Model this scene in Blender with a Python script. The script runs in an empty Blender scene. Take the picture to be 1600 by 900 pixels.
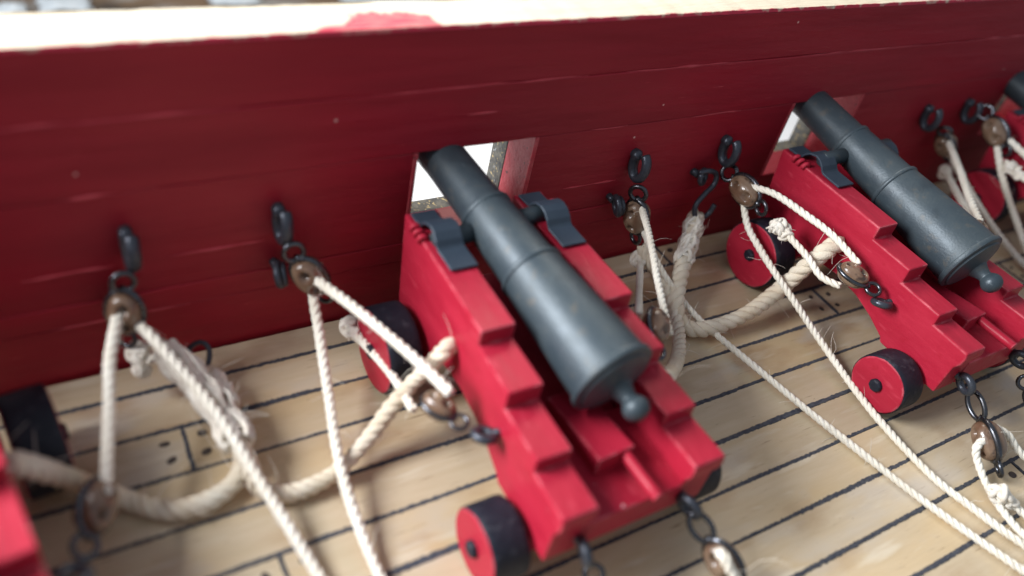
import bpy, bmesh, math, random
from mathutils import Vector, Matrix, noise

# ------------------------------------------------------------------ camera, light, exposure
S = bpy.context.scene
COL = S.collection
R = math.radians
cd = bpy.data.cameras.new('camera')
cam = bpy.data.objects.new('camera', cd); COL.objects.link(cam)
_R = ((0.8557310, -0.4815969, 0.1891796), (-0.2002307, -0.6453562, -0.7371723), (0.4771081, 0.5929417, -0.6486818))
_X = Vector(_R[0]); _Y = -Vector(_R[1]); _Z = -Vector(_R[2])
M = Matrix((( _X.x, _Y.x, _Z.x), (_X.y, _Y.y, _Z.y), (_X.z, _Y.z, _Z.z))).to_4x4()
M.translation = Vector((-4.418344, -7.063728, 7.509636))
cam.matrix_world = M
cd.sensor_width = 36.0
cd.lens = 1263.2 / 1600 * 36
cd.clip_start = .05; cd.clip_end = 500
cd.dof.use_dof = True
cd.dof.focus_distance = 11.1
cd.dof.aperture_fstop = .0284 / .225
S.camera = cam

world = bpy.data.worlds.new('World'); S.world = world
world.use_nodes = True
bg = world.node_tree.nodes['Background']
bg.inputs[0].default_value = (.80, .88, 1.0, 1)
bg.inputs[1].default_value = .34

def area(name, loc, target, sx, sy, power, color):
    l = bpy.data.lights.new(name, 'AREA'); l.shape = 'RECTANGLE'; l.size = sx; l.size_y = sy
    l.energy = power; l.color = color
    o = bpy.data.objects.new(name, l); COL.objects.link(o)
    o.location = loc
    o.rotation_euler = (Vector(target) - Vector(loc)).to_track_quat('-Z', 'Y').to_euler()
    return o
area('window_light', (-14, 3.0, 10.5), (2, -1.5, 0), 8, 8, 7200, (.96, .975, 1.0))
area('second_window_light', (9, 13, 16), (4, 1, 0), 8, 6, 2300, (1.0, .92, .80))

S.render.engine = 'CYCLES'
S.view_settings.view_transform = 'Standard'
S.view_settings.look = 'None'
S.view_settings.exposure = 0.27
S.view_settings.gamma = 1.0
S.view_settings.use_curve_mapping = False

rnd = random.Random(7)

# ------------------------------------------------------------------ measured positions (deck z=0, bulwark face y=0)
PATHS = {
    'C_down': [(2.85, -0.42, 1.426), (2.426, -1.12, 1.372), (2.013, -1.872, 1.327), (1.6, -2.663, 1.287)],
    'C_stand': [(3.012, -0.6, 0.424), (2.111, -1.546, 0.906), (1.45, -2.249, 1.263)],
    'C_fall': [(2.934, -0.4, 0.996), (2.965, -0.979, 0.65), (3.141, -1.399, 0.36), (3.325, -1.875, 0.17), (3.614, -2.981, 0.09), (3.775, -3.712, 0.07), (3.941, -4.379, 0.06), (4.178, -5.348, 0.06), (4.559, -6.481, 0.06), (4.816, -7.162, 0.06)],
    'E_down': [(4.52, -0.743, 1.654), (4.648, -1.101, 1.666), (4.783, -1.578, 1.646), (4.899, -2.065, 1.605), (4.95, -2.598, 1.494)],
    'E_stand': [(4.55, -1.435, 1.367), (4.618, -1.683, 1.31), (4.69, -2.024, 1.213), (4.722, -2.33, 1.102), (4.85, -2.575, 1.099)],
    'E_fall': [(4.55, -0.649, 1.281), (4.52, -1.007, 1.048), (4.5, -1.35, 0.917), (4.5, -1.749, 0.788), (4.634, -2.244, 0.53), (4.791, -2.835, 0.22), (4.643, -3.967, 0.1), (4.609, -5.013, 0.06), (4.726, -5.63, 0.06), (4.903, -6.258, 0.06), (5.193, -6.947, 0.06)],
    'A_down': [(-4.005, -0.42, 1.3), (-4.148, -0.935, 1.138), (-4.277, -1.502, 0.968), (-4.451, -2.219, 0.75)],
    'A_fall': [(-3.86, -0.35, 1.026), (-3.713, -0.72, 1.053), (-3.464, -1.19, 0.8), (-3.281, -1.68, 0.62), (-3.129, -2.254, 0.42), (-2.987, -2.823, 0.25), (-2.87, -3.331, 0.12), (-2.769, -3.839, 0.08)],
    'B_down': [(-2.001, -0.45, 1.278), (-1.736, -1.192, 1.34), (-1.47, -2.032, 1.378), (-1.3, -2.656, 1.381)],
    'B_stand': [(-1.527, -0.6, 0.412), (-1.471, -1.153, 0.542), (-1.436, -1.653, 0.646), (-1.45, -2.26, 0.73)],
    'B_fall': [(-1.922, -0.48, 0.804), (-2.092, -1.327, 0.6), (-2.295, -2.352, 0.36), (-2.341, -3.043, 0.2), (-2.328, -3.567, 0.1), (-2.306, -4.039, 0.07)],
    'F_down': [(9.946, -0.42, 1.499), (9.01, -1.305, 1.541), (8.272, -2.008, 1.576), (7.7, -2.599, 1.624)],
    'F_stand': [(10.404, -0.5, 0.739), (8.924, -1.615, 1.176), (7.75, -2.542, 1.571)],
    'F_fall': [(10.283, -0.3, 1.171), (10.42, -0.851, 0.8), (10.5, -1.647, 0.4), (10.542, -2.177, 0.2), (10.52, -2.737, 0.1), (10.57, -3.634, 0.06)],
    'G_down': [(10.65, -0.769, 1.828), (10.85, -1.408, 1.597), (11.2, -2.138, 1.277)],
    'G_stand': [(10.62, -1.375, 1.378), (10.7, -1.923, 1.283), (11.15, -2.353, 1.017)],
    'G_fall': [(10.7, -0.854, 1.577), (10.6, -1.38, 1.133), (10.959, -1.936, 0.45), (10.497, -2.813, 0.2), (9.688, -4.383, 0.06)],
    'T2_fall': [(5.588, -5.076, 0.45), (5.322, -5.079, 0.35), (5.286, -5.217, 0.2), (5.139, -5.586, 0.1), (5.059, -5.973, 0.06), (4.997, -6.553, 0.06)],
    'T2_down': [(5.743, -5.0, 0.45), (5.877, -5.145, 0.4), (5.917, -5.357, 0.3), (6.111, -5.804, 0.15)],
    'T2_stand': [(5.115, -5.668, 0.2), (5.247, -5.825, 0.12), (5.349, -6.063, 0.06), (5.393, -6.399, 0.06)],
    'T1_down': [(0.746, -4.953, 0.62), (0.683, -5.025, 0.73), (0.729, -5.143, 0.62), (0.879, -5.341, 0.4)],
    'breech_gun2': [(5.22, -2.05, 1.395), (5.0, -2.048, 1.277), (4.85, -1.963, 0.905), (4.653, -1.888, 0.45), (4.036, -1.998, 0.3), (3.517, -1.997, 0.2), (3.113, -1.915, 0.16), (2.963, -1.727, 0.22), (3.077, -1.424, 0.35), (3.547, -0.94, 0.5), (3.945, -0.553, 0.66), (4.185, -0.311, 0.8)],
    'breech_gun1r': [(3.001, -0.549, 0.62), (3.02, -0.859, 0.5), (3.021, -1.276, 0.36), (2.886, -1.734, 0.25), (2.547, -2.191, 0.3), (2.057, -2.604, 0.5), (1.0, -3.251, 1.267)],
    'breech_gun1l': [(-0.96, -2.01, 1.327), (-1.12, -2.092, 1.317), (-1.25, -1.934, 0.853), (-1.567, -2.027, 0.6), (-1.944, -2.192, 0.3), (-2.321, -2.353, 0.17), (-2.65, -2.404, 0.14), (-2.911, -2.382, 0.14), (-3.099, -2.251, 0.2), (-3.154, -2.005, 0.4), (-3.227, -1.449, 0.45), (-3.418, -0.936, 0.58), (-3.667, -0.527, 0.78)],
    'breech_gun0': [(-5.1, -1.95, 1.257), (-4.905, -1.92, 0.999), (-4.672, -1.9, 0.684), (-4.324, -1.865, 0.15), (-3.973, -2.149, 0.14), (-3.623, -2.198, 0.14), (-3.31, -2.081, 0.14), (-3.141, -1.823, 0.16), (-3.096, -1.377, 0.2), (-3.141, -0.971, 0.3), (-3.232, -0.734, 0.42)],
}
PTS = {
    'C_hook': (2.725, -0.25, 1.849),
    'C_ring': (2.808, -0.3, 1.437),
    'C_block': (2.859, -0.38, 1.078),
    'C_low': (2.996, -0.42, 0.53),
    'E_ring': (4.541, -0.28, 1.553),
    'E_block': (4.58, -0.675, 1.435),
    'E_low': (4.58, -1.12, 1.428),
    'A_ring': (-3.762, -0.3, 1.568),
    'A_block': (-3.908, -0.38, 1.19),
    'A_low': (-3.839, -0.42, 0.751),
    'B_ring': (-2.239, -0.3, 1.643),
    'B_block': (-1.974, -0.42, 1.227),
    'B_low': (-1.736, -0.5, 0.663),
    'F_ring': (9.462, -0.3, 1.792),
    'F_block': (10.053, -0.38, 1.309),
    'F_low': (10.351, -0.42, 0.781),
    'G_ring': (10.693, -0.28, 1.905),
    'G_block': (10.72, -0.74, 1.721),
    'G_low': (10.68, -1.138, 1.446),
    'C2': (2.57, -0.12, 1.206),
    'B2': (-2.261, -0.12, 1.144),
    'D': (4.193, -0.1, 1.371),
    'Dlow': (4.26, -0.25, 0.864),
    'G1L_block': (-1.4, -2.639, 1.195),
    'G1L_eye': (-1.15, -3.157, 1.168),
    'G2L_block': (4.85, -2.658, 1.372),
    'G2L_eye': (5.05, -3.131, 1.308),
    'G1R_block': (1.45, -2.554, 1.358),
    'G0R_block': (-4.544, -2.267, 0.7),
    'T2_eye': (5.492, -4.5, 0.797),
    'T2_link': (5.654, -4.69, 0.5),
    'T2_block': (5.58, -5.08, 0.35),
    'T2_low': (5.298, -5.471, 0.25),
    'T1_eye': (0.728, -4.5, 0.835),
    'T1_ring': (0.794, -4.693, 0.65),
    'T1_block': (0.813, -5.015, 0.5),
    'T1L_eye': (-0.679, -4.5, 0.852),
    'T1L_ring': (-0.479, -4.514, 0.4),
    'T2R_eye': (7.066, -4.45, 0.525),
    'hookA3': (-3.221, -0.502, 0.45),
}


# ------------------------------------------------------------------ materials
def mat(name, base, rough=.5, metal=0., var=None, var_scale=3., var_amt=.5, bump=0., bump_scale=40., stretch=(1, 1, 1),
        rough_var=0., spec=.5, coat=0.):
    """principled with noise mottling, noise bump; colour only from the thing itself"""
    m = bpy.data.materials.new(name); m.use_nodes = True
    nt = m.node_tree; N = nt.nodes; L = nt.links
    b = N['Principled BSDF']
    b.inputs['Base Color'].default_value = (*base, 1); b.inputs['Roughness'].default_value = rough
    b.inputs['Metallic'].default_value = metal; b.inputs['Specular IOR Level'].default_value = spec
    b.inputs['Coat Weight'].default_value = coat
    tc = N.new('ShaderNodeTexCoord'); oi = N.new('ShaderNodeObjectInfo')
    mul = N.new('ShaderNodeVectorMath'); mul.operation = 'SCALE'
    mul.inputs[0].default_value = (37, 19, 53); L.new(oi.outputs['Random'], mul.inputs['Scale'])
    add = N.new('ShaderNodeVectorMath'); L.new(tc.outputs['Object'], add.inputs[0]); L.new(mul.outputs[0], add.inputs[1])
    mp = N.new('ShaderNodeMapping'); mp.inputs['Scale'].default_value = stretch; L.new(add.outputs[0], mp.inputs[0])
    m['vec'] = mp.name
    if var:
        n = N.new('ShaderNodeTexNoise'); n.inputs['Scale'].default_value = var_scale; n.inputs['Detail'].default_value = 6
        n.inputs['Roughness'].default_value = .6; L.new(mp.outputs[0], n.inputs['Vector'])
        r = N.new('ShaderNodeMapRange'); r.inputs[1].default_value = .35; r.inputs[2].default_value = .68
        r.inputs[4].default_value = var_amt; L.new(n.outputs[0], r.inputs[0])
        mx = N.new('ShaderNodeMix'); mx.data_type = 'RGBA'; mx.inputs[6].default_value = (*base, 1); mx.inputs[7].default_value = (*var, 1)
        L.new(r.outputs[0], mx.inputs[0]); L.new(mx.outputs[2], b.inputs['Base Color'])
        if rough_var:
            r2 = N.new('ShaderNodeMapRange'); r2.inputs[1].default_value = .3; r2.inputs[2].default_value = .7
            r2.inputs[3].default_value = rough - rough_var; r2.inputs[4].default_value = rough + rough_var
            L.new(n.outputs[0], r2.inputs[0]); L.new(r2.outputs[0], b.inputs['Roughness'])
    if bump:
        n2 = N.new('ShaderNodeTexNoise'); n2.inputs['Scale'].default_value = bump_scale; n2.inputs['Detail'].default_value = 4
        L.new(mp.outputs[0], n2.inputs['Vector'])
        bp = N.new('ShaderNodeBump'); bp.inputs['Strength'].default_value = bump; bp.inputs['Distance'].default_value = .02
        L.new(n2.outputs[0], bp.inputs['Height']); L.new(bp.outputs[0], b.inputs['Normal'])
    return m

def layer(m, color, scale, lo, hi, detail=3, stretch=(1, 1, 1), vor=False, rough=None, amt=1.0):
    """mix one more colour over a material where a noise exceeds a threshold (stains, specks, wear)"""
    nt = m.node_tree; N = nt.nodes; L = nt.links
    b = N['Principled BSDF']; src = b.inputs['Base Color'].links
    vec = N[m['vec']].inputs[0].links[0].from_socket
    mp = N.new('ShaderNodeMapping'); mp.inputs['Scale'].default_value = stretch; L.new(vec, mp.inputs[0])
    if vor:
        n = N.new('ShaderNodeTexVoronoi'); n.inputs['Scale'].default_value = scale
    else:
        n = N.new('ShaderNodeTexNoise'); n.inputs['Scale'].default_value = scale; n.inputs['Detail'].default_value = detail
    L.new(mp.outputs[0], n.inputs['Vector'])
    r = N.new('ShaderNodeMapRange'); r.inputs[1].default_value = lo; r.inputs[2].default_value = hi; r.inputs[4].default_value = amt
    L.new(n.outputs[0], r.inputs[0])
    mx = N.new('ShaderNodeMix'); mx.data_type = 'RGBA'; L.new(r.outputs[0], mx.inputs[0])
    if src: L.new(src[0].from_socket, mx.inputs[6])
    else: mx.inputs[6].default_value = b.inputs['Base Color'].default_value
    mx.inputs[7].default_value = (*color, 1)
    L.new(mx.outputs[2], b.inputs['Base Color'])
    return m

RED = mat('carriage_red', (.335, .012, .031), .46, spec=.22, var=(.40, .018, .042), var_scale=2.2, var_amt=.8, bump=.32, bump_scale=10, stretch=(2.0, .5, 1.6), rough_var=.1)
layer(RED, (.66, .09, .13), 9, .62, .78, 5, (1, .35, 1.4), amt=.35)
layer(RED, (.75, .40, .42), 9, .745, .765, 3, amt=.8)
layer(RED, (.30, .008, .02), 5, .62, .75, 4, amt=.5)
def edge_wear_or_glint(m, color, radius, amt):
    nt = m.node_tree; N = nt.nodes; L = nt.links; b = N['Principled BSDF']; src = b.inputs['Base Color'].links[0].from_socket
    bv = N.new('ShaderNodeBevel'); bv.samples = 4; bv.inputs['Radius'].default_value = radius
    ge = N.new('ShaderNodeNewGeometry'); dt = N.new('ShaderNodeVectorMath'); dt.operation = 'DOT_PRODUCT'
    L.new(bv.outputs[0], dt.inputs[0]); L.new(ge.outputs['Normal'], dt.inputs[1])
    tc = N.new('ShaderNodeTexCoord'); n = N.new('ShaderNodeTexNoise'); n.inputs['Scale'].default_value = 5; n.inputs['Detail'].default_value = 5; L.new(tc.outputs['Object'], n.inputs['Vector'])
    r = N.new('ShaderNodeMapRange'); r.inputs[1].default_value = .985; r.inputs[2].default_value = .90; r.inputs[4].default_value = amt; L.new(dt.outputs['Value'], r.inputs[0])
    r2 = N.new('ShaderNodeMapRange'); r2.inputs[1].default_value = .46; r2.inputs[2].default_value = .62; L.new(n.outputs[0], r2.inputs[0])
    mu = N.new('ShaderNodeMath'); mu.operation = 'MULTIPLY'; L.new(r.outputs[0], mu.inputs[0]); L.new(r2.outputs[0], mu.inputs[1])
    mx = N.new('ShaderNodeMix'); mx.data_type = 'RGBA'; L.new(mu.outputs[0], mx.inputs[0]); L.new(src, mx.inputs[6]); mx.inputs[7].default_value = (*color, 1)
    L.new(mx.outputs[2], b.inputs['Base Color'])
edge_wear_or_glint(RED, (.70, .22, .25), .03, .8)
WALL = mat('bulwark_red', (.34, .013, .028), .5, spec=.30, var=(.26, .010, .021), var_scale=1.2, var_amt=.9, bump=.8, bump_scale=3.2, stretch=(.28, 1, 2.2), rough_var=.08)
layer(WALL, (.62, .09, .10), 7, .70, .76, 5, (.3, 1, 4), amt=.5)
layer(WALL, (.8, .55, .5), 1.7, .034, .022, vor=True, amt=.8)
JAMB = mat('jamb_red', (.50, .03, .05), .55, var=(.62, .16, .17), var_scale=5, bump=.6, bump_scale=18)
layer(JAMB, (.06, .03, .03), 12, .64, .70, 4, amt=.8)
GUN = mat('blackened_brass', (.040, .058, .072), .48, .25, var=(.054, .072, .082), var_scale=3, var_amt=.9, bump=.18, bump_scale=34, rough_var=.07)
layer(GUN, (.11, .095, .075), 6, .60, .74, 5, amt=.55)
layer(GUN, (.11, .14, .155), 30, .66, .74, 4, (1, .25, 1), amt=.5)
layer(GUN, (.025, .034, .042), 2.6, .58, .72, 5, amt=.6)
edge_wear_or_glint(GUN, (.20, .25, .28), .016, .7)  # worn ring edges, with the breech rim highlight put into the colour too
STRAP = mat('painted_strap', (.028, .044, .066), .5, .15, var=(.042, .062, .086), var_scale=5, bump=.15, bump_scale=30)
BLACK = mat('black_paint', (.008, .010, .018), .55, spec=.28, var=(.02, .022, .034), var_scale=6, bump=.4, bump_scale=16)
layer(BLACK, (.30, .22, .24), 7, .06, .04, vor=True, amt=.7)
layer(BLACK, (.045, .048, .06), 9, .56, .70, 5, amt=.7)
RIDGE = mat('worn_ridge_red', (.50, .055, .075), .5, var=(.40, .02, .035), var_scale=4, var_amt=.9, bump=.4, bump_scale=12)
WIRE = mat('dark_wire', (.11, .118, .135), .28, .95, var=(.05, .042, .038), var_scale=8, rough_var=.1)
WIRE_PAINT = mat('blackened_hook', (.05, .058, .075), .36, .5, var=(.06, .065, .08), var_scale=7, bump=.4, bump_scale=20, rough_var=.1)
CAULK = mat('caulking', (.034, .038, .056), .85, var=(.10, .105, .12), var_scale=18, var_amt=.8, bump=.8, bump_scale=40)
NAIL = mat('treenail_dark', (.045, .035, .035), .8, var=(.12, .09, .07), var_scale=14, var_amt=.7)
BLOCK = mat('block_walnut', (.125, .066, .040), .26, var=(.26, .18, .12), var_scale=5, var_amt=.9, bump=.3, bump_scale=18, stretch=(1, 1, .4), coat=.35)
layer(BLOCK, (.035, .02, .015), 7, .60, .70, 4, amt=.8)
HOLE = mat('sheave_dark', (.02, .014, .01), .7)
ROPE = mat('line_cream', (.88, .84, .74), .9, var=(.76, .69, .56), var_scale=2.5, var_amt=.7, bump=.5, bump_scale=60, spec=.2)
HEMP = mat('breeching_beige', (.78, .72, .60), .95, var=(.60, .48, .33), var_scale=1.4, var_amt=.9, bump=.7, bump_scale=50, spec=.15)
FRAY = mat('frayed_cotton', (.84, .80, .72), .95, var=(.70, .60, .47), var_scale=6, bump=.5, bump_scale=50, spec=.15)
HULL = mat('hull_black_gold', (.03, .03, .032), .6, var=(.14, .13, .10), var_scale=9, var_amt=.9, bump=.6, bump_scale=20)
layer(HULL, (.50, .38, .17), 16, .60, .66, 4, amt=.8)
layer(HULL, (.42, .46, .5), 11, .66, .72, 4, amt=.6)
BENCH = mat('bench_brown', (.20, .125, .065), .6, var=(.06, .045, .035), var_scale=1.2, bump=.3, bump_scale=6, stretch=(.25, 1.6, 1))
layer(BENCH, (.34, .33, .31), 1.1, .52, .62, 5, (.5, 1.6, 1), amt=.8)
layer(BENCH, (.03, .025, .02), .9, .58, .68, 5, (.5, 1.6, 1), amt=.9)
SHEET = mat('white_card', (.86, .87, .88), .7, var=(.80, .80, .80), var_scale=1.2)
SCRAP = mat('pale_scrap', (.52, .58, .62), .6, var=(.70, .72, .72), var_scale=3)

# deck wood: long grain, yellow and grey mottling, small dark flecks
DECK = mat('deck_lime', (.63, .515, .36), .52, var=(.54, .42, .265), var_scale=2.4, var_amt=.8, bump=.22, bump_scale=9, stretch=(.30, 2.6, 1), rough_var=.1)
layer(DECK, (.62, .45, .24), .8, .47, .66, 4, (.6, 1.4, 1), amt=.6)
layer(DECK, (.56, .51, .45), 1.3, .56, .70, 4, (.5, 1.2, 1), amt=.6)
layer(DECK, (.25, .155, .085), 6, .66, .74, 5, (.3, 4.5, 1), amt=.75)
layer(DECK, (.36, .21, .10), 1.5, .55, .76, 5, (.6, 1.2, 1), amt=.6)  # brown stain, strengthened so its colour also carries shading from light falloff
layer(DECK, (.20, .12, .07), 20, .70, .76, 4, (.5, 2, 1), amt=.55)
layer(DECK, (.74, .66, .52), 3, .60, .72, 5, (.3, 2, 1), amt=.6)

# cap rail: bare pale wood with red paint slopped over its inboard edge
CAP = mat('cap_bare_wood', (.68, .61, .48), .7, var=(.62, .52, .37), var_scale=3, bump=.6, bump_scale=12, stretch=(.3, 2, 1))
def plank_tone(m, lo, hi):
    nt = m.node_tree; N = nt.nodes; L = nt.links; b = N['Principled BSDF']; src = b.inputs['Base Color'].links[0].from_socket
    oi = N.new('ShaderNodeObjectInfo'); r = N.new('ShaderNodeMapRange'); r.inputs[3].default_value = lo; r.inputs[4].default_value = hi; L.new(oi.outputs['Random'], r.inputs[0])
    mu = N.new('ShaderNodeVectorMath'); mu.operation = 'SCALE'; L.new(src, mu.inputs[0]); L.new(r.outputs[0], mu.inputs['Scale']); L.new(mu.outputs[0], b.inputs['Base Color'])
plank_tone(DECK, .86, 1.06)
def cap_paint():
    nt = CAP.node_tree; N = nt.nodes; L = nt.links
    b = N['Principled BSDF']; src = b.inputs['Base Color'].links[0].from_socket
    tc = N.new('ShaderNodeTexCoord'); sp = N.new('ShaderNodeSeparateXYZ'); L.new(tc.outputs['Object'], sp.inputs[0])
    n = N.new('ShaderNodeTexNoise'); n.inputs['Scale'].default_value = 1.0; n.inputs['Detail'].default_value = 6
    mp = N.new('ShaderNodeMapping'); mp.inputs['Scale'].default_value = (2.2, 3, 3); L.new(tc.outputs['Object'], mp.inputs[0]); L.new(mp.outputs[0], n.inputs['Vector'])
    def math_(op, a, bb, clamp=False):
        q = N.new('ShaderNodeMath'); q.operation = op; q.use_clamp = clamp
        for i, v in enumerate((a, bb)):
            if isinstance(v, (int, float)): q.inputs[i].default_value = v
            else: L.new(v, q.inputs[i])
        return q.outputs[0]
    # depth of the slopped paint from the edge: a base fringe from noise plus one big patch round x=-1.1
    fringe = math_('MULTIPLY', math_('SUBTRACT', n.outputs[0], .51), .45)
    dx = math_('DIVIDE', math_('ADD', sp.outputs[0], 1.05), .62)
    n3 = N.new('ShaderNodeTexNoise'); n3.inputs['Scale'].default_value = 5; n3.inputs['Detail'].default_value = 6; mp3 = N.new('ShaderNodeMapping'); mp3.inputs['Scale'].default_value = (1.4, .5, 1); L.new(tc.outputs['Object'], mp3.inputs[0]); L.new(mp3.outputs[0], n3.inputs['Vector'])
    rag = math_('MULTIPLY', math_('SUBTRACT', n3.outputs[0], .5), .45)
    patch = math_('SUBTRACT', .40, math_('MULTIPLY', math_('POWER', math_('ABSOLUTE', dx, 0), 3), .5))
    patch2 = math_('SUBTRACT', .14, math_('MULTIPLY', math_('POWER', math_('ABSOLUTE', math_('DIVIDE', math_('ADD', sp.outputs[0], 1.6), .35), 0), 3), .3))
    reach = math_('MAXIMUM', math_('MAXIMUM', fringe, patch2), math_('ADD', patch, math_('ADD', rag, math_('MULTIPLY', fringe, .8))))
    reach = math_('MAXIMUM', reach, math_('ADD', .012, math_('MULTIPLY', rag, .12)))
    msk = math_('MULTIPLY', math_('SUBTRACT', reach, sp.outputs[1]), 20, True)
    n4 = N.new('ShaderNodeTexNoise'); n4.inputs['Scale'].default_value = 7; n4.inputs['Detail'].default_value = 5; mp4 = N.new('ShaderNodeMapping'); mp4.inputs['Scale'].default_value = (.5, 4, 1); L.new(tc.outputs['Object'], mp4.inputs[0]); L.new(mp4.outputs[0], n4.inputs['Vector'])
    msk = math_('MULTIPLY', msk, math_('ADD', .25, math_('MULTIPLY', n4.outputs[0], 1.2), True))
    side = math_('MULTIPLY', math_('SUBTRACT', math_('ADD', .016, math_('MULTIPLY', rag, .16)), sp.outputs[1]), 70, True)
    msk = math_('MAXIMUM', msk, side)
    mx = N.new('ShaderNodeMix'); mx.data_type = 'RGBA'; L.new(msk, mx.inputs[0]); L.new(src, mx.inputs[6]); mx.inputs[7].default_value = (.55, .03, .07, 1)
    L.new(mx.outputs[2], b.inputs['Base Color'])
cap_paint()

# ------------------------------------------------------------------ mesh helpers
class MB:
    def __init__(s): s.v = []; s.f = []; s.mi = []; s.sm = []; s.cur = 0; s.smooth = False
    def add(s, vs, fs, smooth=None):
        b = len(s.v); s.v += [tuple(v) for v in vs]
        for f in fs:
            s.f.append([i + b for i in f]); s.mi.append(s.cur); s.sm.append(s.smooth if smooth is None else smooth)
    def box(s, x0, x1, y0, y1, z0, z1):
        s.add([(x, y, z) for x in (x0, x1) for y in (y0, y1) for z in (z0, z1)],
              [(0, 1, 3, 2), (4, 6, 7, 5), (0, 4, 5, 1), (2, 3, 7, 6), (0, 2, 6, 4), (1, 5, 7, 3)], False)
    def tube(s, pts, r, n=6, closed=False, cap=True, frames=None, flat=1.0):
        pts = [Vector(p) for p in pts]; m = len(pts); fr = frames or frames_of(pts, closed)
        vs = []
        for i, p in enumerate(pts):
            u, w = fr[i]; rr = r[i] if isinstance(r, (list, tuple)) else r
            for k in range(n):
                a = 2 * math.pi * k / n; vs.append(p + u * (rr * math.cos(a)) + w * (rr * flat * math.sin(a)))
        fs = []
        for i in range(m if closed else m - 1):
            j = (i + 1) % m
            for k in range(n):
                k2 = (k + 1) % n; fs.append((i * n + k, i * n + k2, j * n + k2, j * n + k))
        if cap and not closed: fs += [tuple(range(n - 1, -1, -1)), tuple((m - 1) * n + k for k in range(n))]
        s.add(vs, fs, True)
    def ring(s, c, normal, R_, r, n=26, k=8, sx=1., sy=1., up=None, arc=1.0, start=0.):
        nrm = Vector(normal).normalized()
        u = Vector(up) if up else nrm.orthogonal(); u = (u - nrm * u.dot(nrm)).normalized(); w = nrm.cross(u)
        full = arc >= .999
        pts = [Vector(c) + u * (R_ * sx * math.cos(start + 2 * math.pi * arc * i / n)) + w * (R_ * sy * math.sin(start + 2 * math.pi * arc * i / n)) for i in range(n if full else n + 1)]
        s.tube(pts, r, k, full)
    def lathe(s, prof, n=40, axis='y', smooth=True):
        vs = []; fs = []
        for (a, r) in prof:
            for k in range(n):
                t = 2 * math.pi * k / n; c, q = r * math.cos(t), r * math.sin(t)
                vs.append({'y': (c, a, q), 'x': (a, c, q), 'z': (c, q, a)}[axis])
        for i in range(len(prof) - 1):
            for k in range(n):
                k2 = (k + 1) % n; f = (i * n + k, i * n + k2, (i + 1) * n + k2, (i + 1) * n + k); fs.append(f)
        fs += [tuple(range(n)), tuple((len(prof) - 1) * n + k for k in range(n - 1, -1, -1))]
        s.add(vs, fs, smooth)
    def prism(s, poly, x0, x1):
        """poly of (y, z) extruded in x; x0/x1 may be functions of y"""
        f0 = x0 if callable(x0) else (lambda y: x0); f1 = x1 if callable(x1) else (lambda y: x1)
        n = len(poly)
        s.add([(f0(y), y, z) for y, z in poly] + [(f1(y), y, z) for y, z in poly],
              [tuple(range(n - 1, -1, -1)), tuple(range(n, 2 * n))] + [(i, (i + 1) % n, n + (i + 1) % n, n + i) for i in range(n)], False)
    def build(s, name, mats, parent=None, bevel=0, seg=2, loc=None, fix=True, angle=40, crisp=0):
        me = bpy.data.meshes.new(name); me.from_pydata(s.v, [], s.f)
        if not isinstance(mats, (list, tuple)): mats = [mats]
        for m in mats: me.materials.append(m)
        for p, mi, sm in zip(me.polygons, s.mi, s.sm): p.material_index = mi; p.use_smooth = sm
        if fix:
            bm = bmesh.new(); bm.from_mesh(me); bmesh.ops.recalc_face_normals(bm, faces=bm.faces); bm.to_mesh(me); bm.free()
        if crisp: me.set_sharp_from_angle(angle=R(crisp))
        me.update()
        o = bpy.data.objects.new(name, me); COL.objects.link(o)
        if loc: o.location = loc
        if parent: o.parent = parent
        if bevel:
            md = o.modifiers.new('edge', 'BEVEL'); md.width = bevel; md.segments = seg; md.limit_method = 'ANGLE'; md.angle_limit = R(angle)
        return o

def frames_of(pts, closed=False):
    m = len(pts); T = []
    for i in range(m):
        a = pts[(i - 1) % m] if closed or i > 0 else pts[i]; b = pts[(i + 1) % m] if closed or i < m - 1 else pts[i]
        d = (b - a); T.append(d.normalized() if d.length > 1e-9 else Vector((0, 0, 1)))
    u = T[0].orthogonal().normalized(); fr = []
    for i in range(m):
        u = u - T[i] * u.dot(T[i]); u.normalize(); fr.append((u.copy(), T[i].cross(u)))
    if closed:
        # spread the closing twist
        ang = math.atan2(fr[0][0].dot(fr[-1][1]), fr[0][0].dot(fr[-1][0]))
        out = []
        for i, (uu, ww) in enumerate(fr):
            a = ang * i / m; out.append((uu * math.cos(a) + ww * math.sin(a), ww * math.cos(a) - uu * math.sin(a)))
        fr = out
    return fr

def smooth_path(cp, step):
    cp = [Vector(p) for p in cp]
    if len(cp) == 2: cp = [cp[0], (cp[0] + cp[1]) / 2, cp[1]]
    P = [cp[0] * 2 - cp[1]] + cp + [cp[-1] * 2 - cp[-2]]
    out = []
    for i in range(1, len(P) - 2):
        a, b, c, d = P[i - 1:i + 3]
        n = max(2, int((c - b).length / step * 1.3))
        for k in range(n):
            t = k / n
            out.append(.5 * ((2 * b) + (c - a) * t + (2 * a - 5 * b + 4 * c - d) * t * t + (3 * b - a - 3 * c + d) * t ** 3))
    out.append(cp[-1])
    # even spacing
    res = [out[0]]; acc = 0.
    for p, q in zip(out, out[1:]):
        L = (q - p).length
        while acc + L >= step:
            t = (step - acc) / L; p = p + (q - p) * t; res.append(p); L = (q - p).length; acc = 0.
        acc += L
    if (res[-1] - out[-1]).length > step * .3: res.append(out[-1])
    return res

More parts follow.
